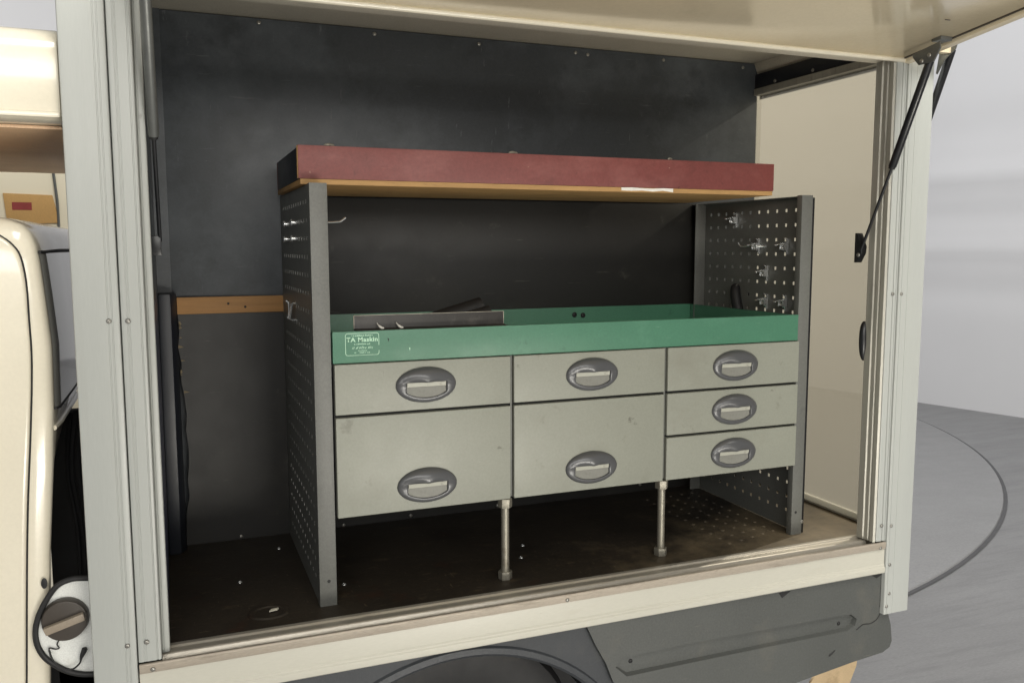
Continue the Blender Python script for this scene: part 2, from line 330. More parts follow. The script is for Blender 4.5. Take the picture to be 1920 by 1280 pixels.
for px, py in ((485, 43), (702, 64), (898, 83), (1079, 99), (1102, 103), (1244, 113), (1393, 127)):
    link("screw", SCREW, None, bp, on(px, py, 1, YB))
for px, py in ((644, 988), (770, 970), (933, 951), (1200, 912), (452, 1009)): link("screw", SCREW, None, lp, on(px, py - 4, 1, YB - 0.004))
B("side_wall", -0.052, -0.036, 1.905, 2.60, FZ, 1.53, "navy_lining", truck)
B("side_wall", -0.052, -0.036, 1.905, 2.60, 1.5305, 2.29, "black_ply", truck)
bm = bmesh.new(); prism(bm, [(-0.036, 2.50), (-0.004, 2.50), (0.011, 2.53), (0.011, YB), (-0.036, YB)], 2, FZ, 1.527)
done("corner_lining", bm, "dark_post", truck, 0.006)
B("ceiling_panel", -0.06, 1.97, 1.90, 2.60, 2.2905, 2.31, "ceiling_skin", truck)

B("outer_shell", -0.06, 1.985, 2.605, 2.625, 0.75, 2.32, "black_ply", truck)
B("corner_lining", -0.036, 0.0005, YB + 0.0005, 2.604, FZ, 2.29, "black_ply", truck, 0)
B("corner_lining", 1.954, 1.985, YB + 0.016, 2.604, FZ, 2.29, "dark_post", truck, 0)
# --- rear end: top rail, milky pane, floor trim
bm = bmesh.new(); prism(bm, [(XR - 0.004, 2.252), (XR - 0.020, 2.29), (XR + 0.03, 2.29), (XR + 0.03, 2.252)], 1, 1.93, YB - 0.001); done("rear_cove", bm, "ceiling_skin", truck, 0.002)
rl = B("rear_rail", XR - 0.014, XR + 0.03, 1.93, YB - 0.001, 2.202, 2.2515, "dark_post", truck, 0.003)
for px, py in ((1453, 152), (1524, 132)): link("screw", SIDESCREW, None, rl, on(px, py, 0, XR - 0.014))
B("rear_rail_lip", XR - 0.018, XR + 0.03, 1.93, YB - 0.001, 2.178, 2.2015, "alu_jamb", truck, 0.003)
bm = bmesh.new()   # rounded upper front corner
pts = [(1.93, 0.80), (YB + 0.014, 0.80), (YB + 0.014, 2.182), (2.07, 2.182)] + [(1.93 + 0.06 + 0.06 * math.cos(a), 2.122 + 0.06 * math.sin(a)) for a in (math.radians(d) for d in (90, 115, 140, 160, 180))]
prism(bm, pts, 0, XR + 0.006, XR + 0.010); done("rear_pane", bm, "milky_pane", truck, label="milky beige pane closing the rear end of the box")
bm = bmesh.new(); P0 = [(XR - 0.002, FZ + 0.001), (XR - 0.010, FZ + 0.011), (XR + 0.005, FZ + 0.022), (XR + 0.02, FZ + 0.022), (XR + 0.02, FZ + 0.001)]
prism(bm, P0, 1, 1.935, YB - 0.006); done("floor_trim", bm, "cream_rail", truck, 0.002)

# --- front corner posts
def post(xs0, xs1, grooves, y, yb, z0, z1, name, matname, parent, label=None):
    """vertical extrusion between x0 and x1 with narrow drawn grooves in its face"""
    pts = [(xs0, yb), (xs0, y + 0.004), (xs0 + 0.0012, y + 0.0012), (xs0 + 0.004, y)]
    for g, w, d in grooves: pts += [(g - w, y), (g - w * 0.6, y + d), (g + w * 0.6, y + d), (g + w, y)]
    pts += [(xs1 - 0.004, y), (xs1 - 0.0012, y + 0.0012), (xs1, y + 0.004), (xs1, yb)]
    bm = bmesh.new(); prism(bm, pts, 2, z0, z1); return done(name, bm, matname, parent, smooth=25, label=label)
GL = [(-0.117, 0.0014, 0.0012), (-0.110, 0.0014, 0.0012)]
p1 = post(-0.178, -0.0965, GL, YP - 0.002, 1.90, 0.45, 2.36, "corner_post", "alu_paint", truck, "front corner post beside the cab")
post(-0.0945, -0.050, [(-0.083, 0.0012, 0.001), (-0.079, 0.0012, 0.001), (-0.058, 0.0015, 0.002)], YP, 1.895, 0.806, 2.36, "cover_strip", "alu_paint", p1)
B("joint_gap", -0.0965, -0.0945, YP + 0.012, 1.89, 0.45, 2.35, "gap_dark", p1, 0)
post(-0.050, -0.034, [(-0.046, 0.001, 0.002)], 1.880, 1.905, 0.803, 2.36, "inner_strip", "alu_paint", p1)
for px, py in ((204, 602), (240, 602), (239, 1210), (275, 1203)): link("rivet", RIVET, None, p1, on(px, py, 1, YP - 0.0015))
p2 = post(1.895, 1.988, [(1.904, 0.0012, 0.001), (1.925, 0.0012, 0.0008)], YP - 0.002, 1.90, 0.582, 2.16, "corner_post", "alu_paint", truck, "rear corner post")
post(1.856, 1.893, [(1.876, 0.0015, 0.002), (1.886, 0.0012, 0.0015)], YP, 1.895, 0.806, 2.156, "cover_strip", "alu_paint", p2)
B("joint_gap", 1.893, 1.895, YP + 0.012, 1.89, 0.60, 2.15, "gap_dark", p2, 0)
bm = bmesh.new()
prism(bm, [(1.8558, 1.847), (1.850, 1.850), (1.850, 1.862), (1.853, 1.864), (1.853, 1.868), (1.849, 1.870), (1.849, 1.884), (1.845, 1.886), (1.845, 1.908), (1.90, 1.93), (1.96, 1.935), (1.96, 1.9), (1.8558, 1.899)], 2, 0.803, 2.156)
done("jamb", bm, "alu_jamb", p2, smooth=25)
for px, py in ((1674, 551), (1690, 551), (1653, 985), (1671, 985), (1668, 1058), (1667, 1112), (1662, 1136)): link("rivet", RIVET, None, p2, on(px, py, 1, YP - 0.0015))
bm = bmesh.new()   # black catch on the jamb
for i in range(1): tube(bm, smoothpath([(1.850, 1.915, 1.325), (1.845, 1.914, 1.345), (1.843, 1.913, 1.383), (1.845, 1.914, 1.42), (1.850, 1.915, 1.436)], 5), [0.004] + [0.004 + 0.007 * math.sin(math.pi * (i + 1) / 21) for i in range(19)] + [0.004], 12)
done("door_catch", bm, "strut_black", p2)

# --- header and sill
B("header", -0.05, 1.8925, 1.852, 1.922, 2.157, 2.34, "ceiling_skin", truck, 0.004)
bm = bmesh.new()   # sill rail: fascia with a bottom bead, pressed lines
prism(bm, [(1.846, 0.781), (1.846, 0.735), (1.8435, 0.731), (1.8435, 0.728), (1.8405, 0.7245), (1.8405, 0.7105), (1.845, 0.707), (1.872, 0.707), (1.872, 0.781)], 0, -0.094, 1.8925)
sr = done("sill_rail", bm, "cream_rail", truck, 0.0008, smooth=25)
bm = bmesh.new(); prism(bm, [(YP - 0.001, 0.7812), (YP - 0.003, 0.7985), (YP - 0.001, 0.8015), (YP + 0.005, 0.8015), (YP + 0.007, 0.7855), (YP + 0.007, 0.7812)], 0, -0.0935, 1.892)
done("rail_strip", bm, "rail_strip", sr, 0.0006, smooth=25)
bm = bmesh.new()   # threshold channel in front of the floor
prism(bm, [(YP + 0.0075, 0.782), (YP + 0.0075, 0.7865), (1.878, 0.7865), (1.881, 0.7975), (1.884, 0.7995), (1.904, 0.7995), (1.908, 0.8035), (1.9185, 0.8045), (1.9185, 0.8005), (1.9145, 0.8005), (1.9145, 0.782)], 0, -0.05, 1.8545)
done("threshold", bm, "alu_raw", truck, 0.0005, smooth=25)
for px, py in ((287, 1254), (1064, 1124), (1651, 1027)): link("rivet", RIVET, None, sr, on(px, py, 1, YP - 0.002))
for px, py in ((580, 1255), (1105, 1163), (1309, 1127), (1485, 1093), (1645, 1066)):
    link("rivet", RIVET, None, sr, on(px, py, 1, 1.846))

# --- side hatch, folded up
SL = 0.125
def hz(y): return 2.157 + SL * (YP - y)
bm = bmesh.new(); prism(bm, [(YP, hz(YP)), (0.52, hz(0.52)), (0.52, hz(0.52) + 0.03), (YP, hz(YP) + 0.03)], 0, -0.075, 1.872)
hatch = done("side_hatch", bm, "hatch_skin", truck, 0.003, label="cream side hatch raised above the opening")
bm = bmesh.new(); rod(bm, (-0.075, YP - 0.001, 2.153), (1.885, YP - 0.001, 2.153), 0.0065, k=14); done("hinge_bead", bm, "cream_paint", hatch)
bm = bmesh.new()   # rim along the rear edge
for (xa, xb, d0, d1, mname) in ((1.8735, 1.901, 0.012, -0.034, 0),):
    ring = lambda y: [(xa, hz(y) + d0 - 0.012), (xa + 0.004, hz(y) - 0.011), (xb - 0.004, hz(y) - 0.013), (xb, hz(y) - 0.007), (xb, hz(y) + 0.034), (xa, hz(y) + 0.034)]
    A = [bm.verts.new((x, YP, z)) for x, z in ring(YP)]; C = [bm.verts.new((x, 0.52, z)) for x, z in ring(0.52)]
    for i in range(6): bm.faces.new((A[i], A[(i + 1) % 6], C[(i + 1) % 6], C[i]))
    bm.faces.new(A); bm.faces.new(C[::-1])
done("edge_rim", bm, "hatch_skin", hatch, 0.0015)
bm = bmesh.new(); prism(bm, [(YP - 0.01, hz(YP - 0.01) - 0.0035), (0.53, hz(0.53) - 0.0035), (0.53, hz(0.53) + 0.01), (YP - 0.01, hz(YP - 0.01) + 0.01)], 0, 1.868, 1.8732); done("edge_seal", bm, "cap_brown", hatch)
for px, py in ((1776, 36),):
    bm = bmesh.new(); q = on(px, py, 2, 2.19)
    box(bm, q.x - 0.006, q.x + 0.009, q.y - 0.0015, q.y + 0.0015, hz(q.y) - 0.0012, hz(q.y) + 0.001); done("scratch", bm, "cap_brown", hatch)

# --- gas struts
def strut(x, top, mid, low, label, plate_top=True, base=True):
    bm = bmesh.new(); rod(bm, top, mid, 0.0105, k=18); o = done("gas_strut", bm, "strut_black", truck, 0.0015, label=label)
    bm = bmesh.new(); rod(bm, mid, low, 0.0042, k=12); done("piston_rod", bm, "strut_black", o)
    bm = bmesh.new(); rod(bm, Vector(mid) + (Vector(mid) - Vector(top)).normalized() * -0.004, Vector(mid) + (Vector(mid) - Vector(top)).normalized() * 0.006, 0.0085, k=16); done("end_cap", bm, "rubber", o, 0.001)
    if base:
        bm = bmesh.new(); y, z = low[1], low[2]
        prism(bm, [(y - 0.004, z - 0.008), (y + 0.012, z - 0.034), (y + 0.022, z - 0.034), (y + 0.022, z + 0.05), (y + 0.012, z + 0.05), (y - 0.006, z + 0.012)], 0, x - 0.003, x + 0.0165)
        b = done("strut_bracket", bm, "strut_black", o, 0.002)
        link("ball_stud", SIDESCREW, None, o, (x - 0.003, y + 0.006, z - 0.012))
    return o
T = on(1745, 112, 0, 1.833); Mi = on(1673, 313, 0, 1.833); Lo = on(1614, 470, 0, 1.833)
g = strut(1.833, T, Mi, Lo, "gas strut holding the rear end of the hatch")
bm = bmesh.new(); bq = [on(*q, 0, 1.826) for q in ((1712, 103), (1764, 78), (1765, 90), (1752, 116), (1724, 123), (1714, 110))]
prism(bm, [(q.y, q.z) for q in bq], 0, 1.822, 1.8265); hb = done("hatch_bracket", bm, "bracket_grey", g, 0.0008)
q = on(1728, 115, 0, 1.822); link("bolt", SIDESCREW, None, g, q); q = on(1742, 104, 0, 1.822); link("bolt", SIDESCREW, None, g, q)
bm = bmesh.new(); box(bm, 1.8268, 1.866, T.y - 0.035, T.y - 0.005, hz(T.y) - 0.006, hz(T.y) + 0.004); done("mount_block", bm, "bracket_grey", g, 0.002)
T2 = on(1785, 94, 0, 2.0); M2 = on(1750, 196, 0, 2.055)
d2 = (Vector(M2) - Vector(T2)).normalized()
g2 = strut(1.965, T2, Vector(T2) + d2 * 0.24, Vector(T2) + d2 * 0.42, "gas strut on the outer side of the rear post", base=False)
bm = bmesh.new(); bq = [on(*q, 0, 1.985) for q in ((1764, 88), (1782, 76), (1798, 73), (1792, 92), (1772, 112), (1757, 140), (1755, 138), (1760, 110))]
prism(bm, [(q.y, q.z) for q in bq], 0, 1.984, 1.987); done("hatch_bracket", bm, "bracket_grey", g2, 0.0006)
B("mount_block", 1.9015, 1.984, T2.y - 0.012, T2.y + 0.012, T2.z - 0.012, T2.z + 0.016, "hatch_skin", g2)
TL = Vector((-0.0195, T.y, T.z)); ML = on(288, 255, 1, Mi.y + 0.06); LL = on(300, 452, 1, Lo.y + 0.06)
TL = Vector(ML) + (Vector(ML) - Vector(LL)).normalized() * 0.30
g3 = strut(LL.x, TL, ML, LL, "gas strut inside the front post", base=False)
g3.data.materials[0] = MATS["bracket_grey"]
B("strut_bracket", LL.x - 0.018, LL.x + 0.002, LL.y - 0.008, LL.y + 0.012, LL.z - 0.03, LL.z + 0.012, "strut_black", g3)

# --- grey plastic side skirt and wheel arch
def plate_with_slot(name, outer, slot, y, depth, back, matname, label):
    """skirt: outline in x,z with a pressed slot; real depth for both"""
    bm = bmesh.new()
    def loop(pts, yy): return [bm.verts.new((x, yy, z)) for x, z in pts]
    def ring_edges(vs): return [bm.edges.new((vs[i], vs[(i + 1) % len(vs)])) for i in range(len(vs))]
    o = loop(outer, y); es = ring_edges(o); s = None
    if slot: s = loop(slot, y); es += ring_edges(s)
    bmesh.ops.triangle_fill(bm, use_beauty=True, edges=es)
    ob = loop(outer, y + back); k = len(o)
    for i in range(k): bm.faces.new((o[i], o[(i + 1) % k], ob[(i + 1) % k], ob[i]))
    if slot:
        cx = sum(p[0] for p in slot) / len(slot); cz = sum(p[1] for p in slot) / len(slot)
        s2 = [bm.verts.new((x + (cx - x) * 0.012, y + depth, z + (cz - z) * 0.16)) for x, z in slot]; k = len(s)
        for i in range(k): bm.faces.new((s[i], s[(i + 1) % k], s2[(i + 1) % k], s2[i]))
        bm.faces.new(s2)
    return done(name, bm, matname, truck, smooth=30, label=label)
def XZ(px, py, y=1.855):
    q = on(px, py, 1, y); return (q.x, q.z)
z8 = lambda x, y: XZ(1000 + x / 2.087, 860 + y / 2.087)
skirt_out = [(0.934, 0.7065), (1.893, 0.7065), (1.8945, 0.58), (1.926, 0.578), XZ(1670, 1170), XZ(1672, 1200), XZ(1668, 1212), XZ(1655, 1222), XZ(1600, 1240), XZ(1540, 1262), XZ(1480, 1284), (1.45, 0.43), (1.045, 0.43), (1.04, 0.50), z8(312, 870), z8(285, 800), z8(245, 730)]
slot = [z8(322, 815), z8(348, 776), z8(600, 722), z8(900, 668), z8(1215, 610), z8(1245, 608), z8(1266, 625), z8(1258, 652), z8(1228, 672), z8(900, 738), z8(600, 800), z8(366, 850)]
sk = plate_with_slot("side_skirt", skirt_out, slot, 1.855, 0.013, 0.05, "skirt_plastic", "charcoal plastic side skirt below the rear of the sill")
for q in ((1182, 1238), (1572, 1168)): link("screw", DARKSCREW, None, sk, on(*q, 1, 1.868))
bm = bmesh.new(); cr_ = smoothpath([on(*q, 1, 1.8546) for q in ((1659, 1138), (1652, 1146), (1644, 1160), (1632, 1168), (1618, 1170), (1606, 1180))], 4)
tube(bm, cr_, 0.0014, 6); done("crack", bm, "gap_dark", sk)
bm = bmesh.new(); tube(bm, smoothpath([on(*q, 1, 1.8546) for q in ((1566, 1218), (1560, 1224), (1554, 1229))], 4), [0.001, 0.0016, 0.002, 0.0022, 0.0024, 0.0028, 0.003, 0.0028, 0.0015], 6); done("crack", bm, "gap_dark", sk)
bm = bmesh.new(); prism(bm, [XZ(1460, 1111), XZ(1482, 1107), XZ(1466, 1120)], 1, 1.8535, 1.8552); done("torn_notch", bm, "gap_dark", sk)
bm = bmesh.new(); prism(bm, [XZ(1634, 1078), XZ(1654, 1075), XZ(1643, 1083)], 1, 1.8535, 1.8552); done("torn_notch", bm, "gap_dark", sk)
AC = (0.603, 0.178); AR = 0.498
arc = [(AC[0] + AR * math.cos(a), AC[1] + AR * math.sin(a)) for a in (math.radians(d) for d in range(28, 153, 4))]
arch_out = [(0.945, 0.7065), (1.02, 0.62), (1.06, 0.52), (1.06, 0.41)] + arc + [(0.12, 0.41), (0.10, 0.7065)]
ar = plate_with_slot("wheel_arch", arch_out, None, 1.872, 0, 0.04, "arch_plastic", "dark plastic wheel arch under the sill")
bm = bmesh.new(); rings = []
for d in range(26, 155, 3):
    a = math.radians(d); c, s = math.cos(a), math.sin(a); ring = []
    for rr, yy in ((AR + 0.022, 1.873), (AR + 0.017, 1.866), (AR + 0.004, 1.863), (AR - 0.003, 1.868), (AR - 0.003, 1.93)):
        ring.append(bm.verts.new((AC[0] + rr * c, yy, AC[1] + rr * s)))
    rings.append(ring)
for a, c in zip(rings, rings[1:]):
    for i in range(4): bm.faces.new((a[i], a[i + 1], c[i + 1], c[i]))
done("arch_lip", bm, "arch_plastic", ar)
bm = bmesh.new(); rings = []
for d in range(20, 161, 5):
    a = math.radians(d); rings.append([bm.verts.new((AC[0] + (AR + 0.012) * math.cos(a), yy, AC[1] + (AR + 0.012) * math.sin(a))) for yy in (1.90, 2.35)])
for a, c in zip(rings, rings[1:]): bm.faces.new((a[0], a[1], c[1], c[0]))
bmv = [bm.verts.new((x, 2.35, z)) for x, z in ((0.0, 0.2), (1.2, 0.2), (1.2, 0.72), (0.0, 0.72))]; bm.faces.new(bmv)
done("arch_liner", bm, "black_void", ar)
def lathe_y(name, prof, c, matname, parent, k=48):
    bm = bmesh.new(); rings = []
    for r, y in prof: rings.append([bm.verts.new((c[0] + r * math.cos(2 * math.pi * i / k), y, c[1] + r * math.sin(2 * math.pi * i / k))) for i in range(k)])
    for a, b in zip(rings, rings[1:]):
        for i in range(k): bm.faces.new((a[i], a[(i + 1) % k], b[(i + 1) % k], b[i]))
    return done(name, bm, matname, parent)
WC = (0.603, 0.352)
wh = lathe_y("wheel", [(0.20, 1.955), (0.215, 1.935), (0.29, 1.922), (0.335, 1.938), (0.35, 1.965), (0.352, 2.05), (0.35, 2.12), (0.33, 2.15), (0.21, 2.15)], WC, "rubber", truck)
lathe_y("rim", [(0.001, 1.985), (0.06, 1.98), (0.07, 1.995), (0.17, 2.005), (0.20, 1.955), (0.206, 1.95), (0.205, 2.14)], WC, "bracket_grey", wh)
fp = [on(*q, 1, 1.99) for q in ((1606, 1232), (1604, 1246), (1590, 1283), (1584, 1300), (1520, 1310), (1518, 1278), (1528, 1264), (1560, 1248), (1580, 1240))]
bm = bmesh.new(); prism(bm, [(q.x, q.z) for q in fp], 1, 1.985, 1.995); done("mud_flap", bm, "tan_flap", truck, 0.003, label="tan flap hanging behind the side skirt")
B("chassis_rail", -0.5, 1.9, 2.30, 2.36, 0.45, 0.70, "black_void", truck)
B("under_panel", -0.05, 1.9, 1.90, 2.60, 0.735, 0.7645, "black_void", truck)

# --- cab
cab_rows = [(0.30, -0.300, 1.950), (0.50, -0.285, 1.945), (0.783, -0.268, 1.936), (1.026, -0.255, 1.930), (1.20, -0.240, 1.927), (1.324, -0.233, 1.930), (1.454, -0.231, 1.936),
            (1.55, -0.238, 1.942), (1.62, -0.244, 1.946), (1.656, -0.249, 1.950), (1.680, -0.257, 1.956), (1.697, -0.270, 1.966), (1.710, -0.300, 1.985), (1.716, -0.34, 2.02), (1.720, -0.42, 2.10)]
bm = bmesh.new(); rings = []
for z, xc, y in cab_rows:
    ring = [(-1.7, y), (-0.9, y), (-0.5, y), (xc - 0.035, y), (xc - 0.012, y + 0.003), (xc - 0.003, y + 0.010), (xc, y + 0.022), (xc + 0.004, y + 0.06), (xc + 0.008, y + 0.25), (xc + 0.008, y + 0.8), (xc, y + 1.5)]
    if z < 1.22: ring[7:] = [(xc - 0.004, y + 0.035), (xc - 0.03, y + 0.05), (xc - 0.08, y + 0.08), (xc - 0.14, y + 1.5)]
    rings.append([bm.verts.new((x, yy, z)) for x, yy in ring])
for a, c in zip(rings, rings[1:]):
    for i in range(len(a) - 1): bm.faces.new((a[i], a[i + 1], c[i + 1], c[i]))
bm.faces.new(rings[-1])
cab = done("cab", bm, "cream_paint", truck, smooth=60, label="cream pickup cab")
seam = [on(*q, 1, 1.93) for q in ((-60, 428), (-20, 436), (0, 445), (20, 460), (35, 482), (46, 530), (52, 600), (57, 660), (58, 720), (57, 780), (55, 850), (51, 960), (49, 1100), (48, 1270), (47, 1400))]
seam2 = smoothpath(seam, 3)
bm = bmesh.new(); A = []; C = []
def cy(z):
    for (za, _, ya), (zb, _, yb) in zip(cab_rows, cab_rows[1:]):
        if za <= z <= zb: return ya + (yb - ya) * (z - za) / (zb - za)
    return 1.95
for q in seam2:
    y = cy(q.z); w = 0.0
    A.append([bm.verts.new((q.x + dx, y - dy, q.z)) for dx, dy in ((0.0, 0.0005), (-0.0005, 0.006), (-0.003, 0.0085), (-0.008, 0.0092), (-0.06, 0.011), (-0.5, 0.011))])
for a, c in zip(A, A[1:]):
    for i in range(5): bm.faces.new((a[i], a[i + 1], c[i + 1], c[i]))
dr = done("door", bm, "cream_paint", cab, smooth=60, label="cab door edge")
bm = bmesh.new(); tube(bm, [Vector((q.x + 0.0012, cy(q.z) - 0.0006, q.z)) for q in seam2], 0.0022, 6); done("door_seal", bm, "gap_dark", cab)
bm = bmesh.new(); R0 = []   # rear window, following the back of the cab
for z in (1.328, 1.34, 1.40, 1.454, 1.50, 1.55, 1.60, 1.628, 1.64):
    xc = None
    for (za, xa, ya), (zb, xb, yb) in zip(cab_rows, cab_rows[1:]):
        if za <= z <= zb: t = (z - za) / (zb - za); xc = xa + (xb - xa) * t; y = ya + (yb - ya) * t
    R0.append([bm.verts.new((xc + dx, y + dy, z)) for dx, dy in ((0.002, 0.018), (0.007, 0.026), (0.010, 0.06), (0.014, 0.25), (0.014, 0.8))])
for a, c in zip(R0, R0[1:]):
    for i in range(4): bm.faces.new((a[i], a[i + 1], c[i + 1], c[i]))
rw = done("rear_window", bm, "cab_glass", cab, smooth=60)
for zz, rr in ((1.642, 0.0035), (1.326, 0.003)):
    for (za, xa, ya), (zb, xb, yb) in zip(cab_rows, cab_rows[1:]):
        if za <= zz <= zb: t = (zz - za) / (zb - za); xc = xa + (xb - xa) * t; y = ya + (yb - ya) * t
    bm = bmesh.new(); tube(bm, [(xc + 0.003, y + 0.018, zz), (xc + 0.009, y + 0.04, zz), (xc + 0.013, y + 0.25, zz + 0.003), (xc + 0.013, y + 0.8, zz + 0.003)], rr, 8); done("window_seal", bm, "gap_dark", rw)
bm = bmesh.new(); tube(bm, [(-0.236, 1.955, 1.285), (-0.229, 2.0, 1.288), (-0.222, 2.3, 1.30)], 0.006, 8); done("belt_crease", bm, "cream_paint", cab)
link("plug", DARKSCREW, None, cab, on(83, 1093, 1, 1.9285)).scale = (1.0, 0.6, 2.0)
B("bulkhead", -0.30, -0.05, 2.30, 2.33, 0.40, 1.26, "black_void", truck)
for i in range(5):   # hoses in the gap between cab and box
    x = -0.245 + i * 0.022; bm = bmesh.new(); tube(bm, smoothpath([(x, 2.27, 0.7), (x + 0.01, 2.26, 0.95), (x - 0.006, 2.27, 1.12), (x + 0.008, 2.28, 1.26)], 6), 0.005 + 0.003 * (i % 2), 8); done("hose", bm, "rubber", truck)

# --- pod over the cab
def rounded(y0, y1, z0, z1, r, n=7):
    pts = []
    for cx, cz, a0 in ((y0 + r, z0 + r * 0.25, 180), (y1 - r, z0 + r * 0.25, 270), (y1 - r, z1 - r, 0), (y0 + r, z1 - r, 90)):
        rz = r * 0.25 if a0 in (180, 270) else r
        for i in range(n): t = math.radians(a0 + 90 * i / (n - 1)); pts.append((cx + r * math.cos(t), cz + rz * math.sin(t)))
    return pts
bm = bmesh.new(); po = rounded(1.87, 3.1, 1.888, 2.066, 0.05); prism(bm, po, 0, -1.8, -0.181)
pod = done("over_cab_pod", bm, "cream_paint", truck, 0.006, smooth=40, label="cream storage pod over the cab")
B("pod_floor", -1.79, -0.186, 1.925, 3.04, 1.8805, 1.8875, "pod_under", pod)
B("pod_trim", -1.79, -0.183, 1.866, 1.8705, 1.896, 1.906, "cream_paint", pod)

# --- fuel filler
fo = smoothpath([on(*q, 1, 1.925) for q in ((190, 1082), (165, 1082), (135, 1084), (108, 1096), (88, 1122), (74, 1150), (67, 1178), (70, 1206), (84, 1230), (106, 1246), (130, 1257), (160, 1262), (190, 1260))], 4)
bm = bmesh.new(); tube(bm, [Vector((p.x, 1.922, p.z)) for p in fo], 0.0058, 10)
fr = done("fuel_filler", bm, "rubber", truck, label="white fuel filler plate in a dark rubber surround")
bm = bmesh.new(); prism(bm, [(p.x + (0.004 if i < 40 else 0), p.z) for i, p in enumerate(fo)], 1, 1.928, 1.934); done("filler_plate", bm, "filler_white", fr)
c = on(123, 1158, 1, 1.925); bm = bmesh.new(); rod(bm, (c.x, 1.927, c.z), (c.x, 1.908, c.z), 0.0455, 0.042, 40); cp = done("filler_cap", bm, "cap_brown", fr, 0.003)
bm = bmesh.new(); dv = Vector((0.94, 0, 0.28)).normalized(); nv = Vector((-dv.z, 0, dv.x)); cc = Vector((c.x, 0, c.z))
pp = [cc + dv * a + nv * b for a, b in ((-0.038, -0.010), (0.038, -0.010), (0.039, 0.006), (-0.039, 0.006))]
prism(bm, [(p.x, p.z) for p in pp], 1, 1.893, 1.9075); done("cap_grip", bm, "cap_tan", fr, 0.003)
bm = bmesh.new(); tube(bm, smoothpath([on(*q, 1, 1.922) for q in ((112, 1197), (107, 1207), (111, 1214), (103, 1216), (92, 1214), (95, 1224))], 5), 0.0014, 8); done("cap_leash", bm, "rubber", fr)
pth = smoothpath([on(*q, 1, 1.915) for q in ((92, 1218), (100, 1238), (118, 1252), (135, 1254), (149, 1243), (153, 1230), (160, 1213))], 5)
bm = bmesh.new(); tube(bm, pth, [0.0018] * (len(pth) - 9) + [0.002, 0.0025, 0.003, 0.0038, 0.0046, 0.0052, 0.0056, 0.0056, 0.003], 10); done("leash_end", bm, "rubber", fr)

# ================================================================ lashing ring in the floor
q = on(505, 1148, 2, FZ); bm = bmesh.new(); k = 40; rings = []
for r, z in ((0.052, 0.0005), (0.047, 0.004), (0.038, 0.004), (0.034, 0.0012), (0.012, 0.001)):
    rings.append([bm.verts.new((q.x + r * 0.95 * math.cos(2 * math.pi * i / k), q.y + r * 0.8 * math.sin(2 * math.pi * i / k), FZ + z)) for i in range(k)])
for a, c in zip(rings, rings[1:]):
    for i in range(k): bm.faces.new((a[i], a[(i + 1) % k], c[(i + 1) % k], c[i]))
bm.faces.new(rings[-1]); done("lashing_ring", bm, "floor_ply", truck)
q = on(513, 1145, 2, FZ + 0.003); bm = bmesh.new(); prism(bm, [(q.x - 0.010, q.y - 0.005), (q.x + 0.008, q.y - 0.002), (q.x + 0.012, q.y + 0.006), (q.x - 0.004, q.y + 0.004)], 2, FZ + 0.0045, FZ + 0.008)
tag(done("paper_scrap", bm, "paper"), "white scrap of paper lying on the round floor recess", "scrap")
for px, py in ((645, 1095), (980, 1022), (977, 1045), (450, 1091), (523, 1028)): link("floor_screw", UPSCREW, None, truck, on(px, py, 2, FZ))

# ================================================================ the tool rack
YF = 1.994; ZT = 1.795
rack = thing("tool_rack", (1.0, 2.25, FZ), "grey steel tool rack with drawers and perforated side panels inside the truck box", "rack")
YS = [2.061 + 0.0426 * i for i in range(11)]; ZS = [1.757 - 0.0429 * i for i in range(22)]
def perforated(x, t, y0, y1, z0, z1, hs):
    bm = bmesh.new()
    ys = [y0] + [v for c in YS for v in (c - hs, c + hs)] + [y1]; zs = [z0] + [v for c in reversed(ZS) for v in (c - hs, c + hs)] + [z1]
    V = {}
    def vt(i, j, k):
        if (i, j, k) not in V: V[(i, j, k)] = bm.verts.new((x + k * t, ys[i], zs[j]))
        return V[(i, j, k)]
    ny, nz_ = len(ys) - 1, len(zs) - 1
    hole = lambda i, j: i % 2 == 1 and j % 2 == 1 and 0 < i < ny and 0 < j < nz_
    for i in range(ny):
        for j in range(nz_):
            if hole(i, j):
                for (a, b_) in (((i, j), (i + 1, j)), ((i + 1, j), (i + 1, j + 1)), ((i + 1, j + 1), (i, j + 1)), ((i, j + 1), (i, j))):
                    bm.faces.new((vt(*a, 0), vt(*b_, 0), vt(*b_, 1), vt(*a, 1)))
            else:
                for k in (0, 1): bm.faces.new([vt(i, j, k), vt(i + 1, j, k), vt(i + 1, j + 1, k), vt(i, j + 1, k)][::1 if k else -1])
    return bm
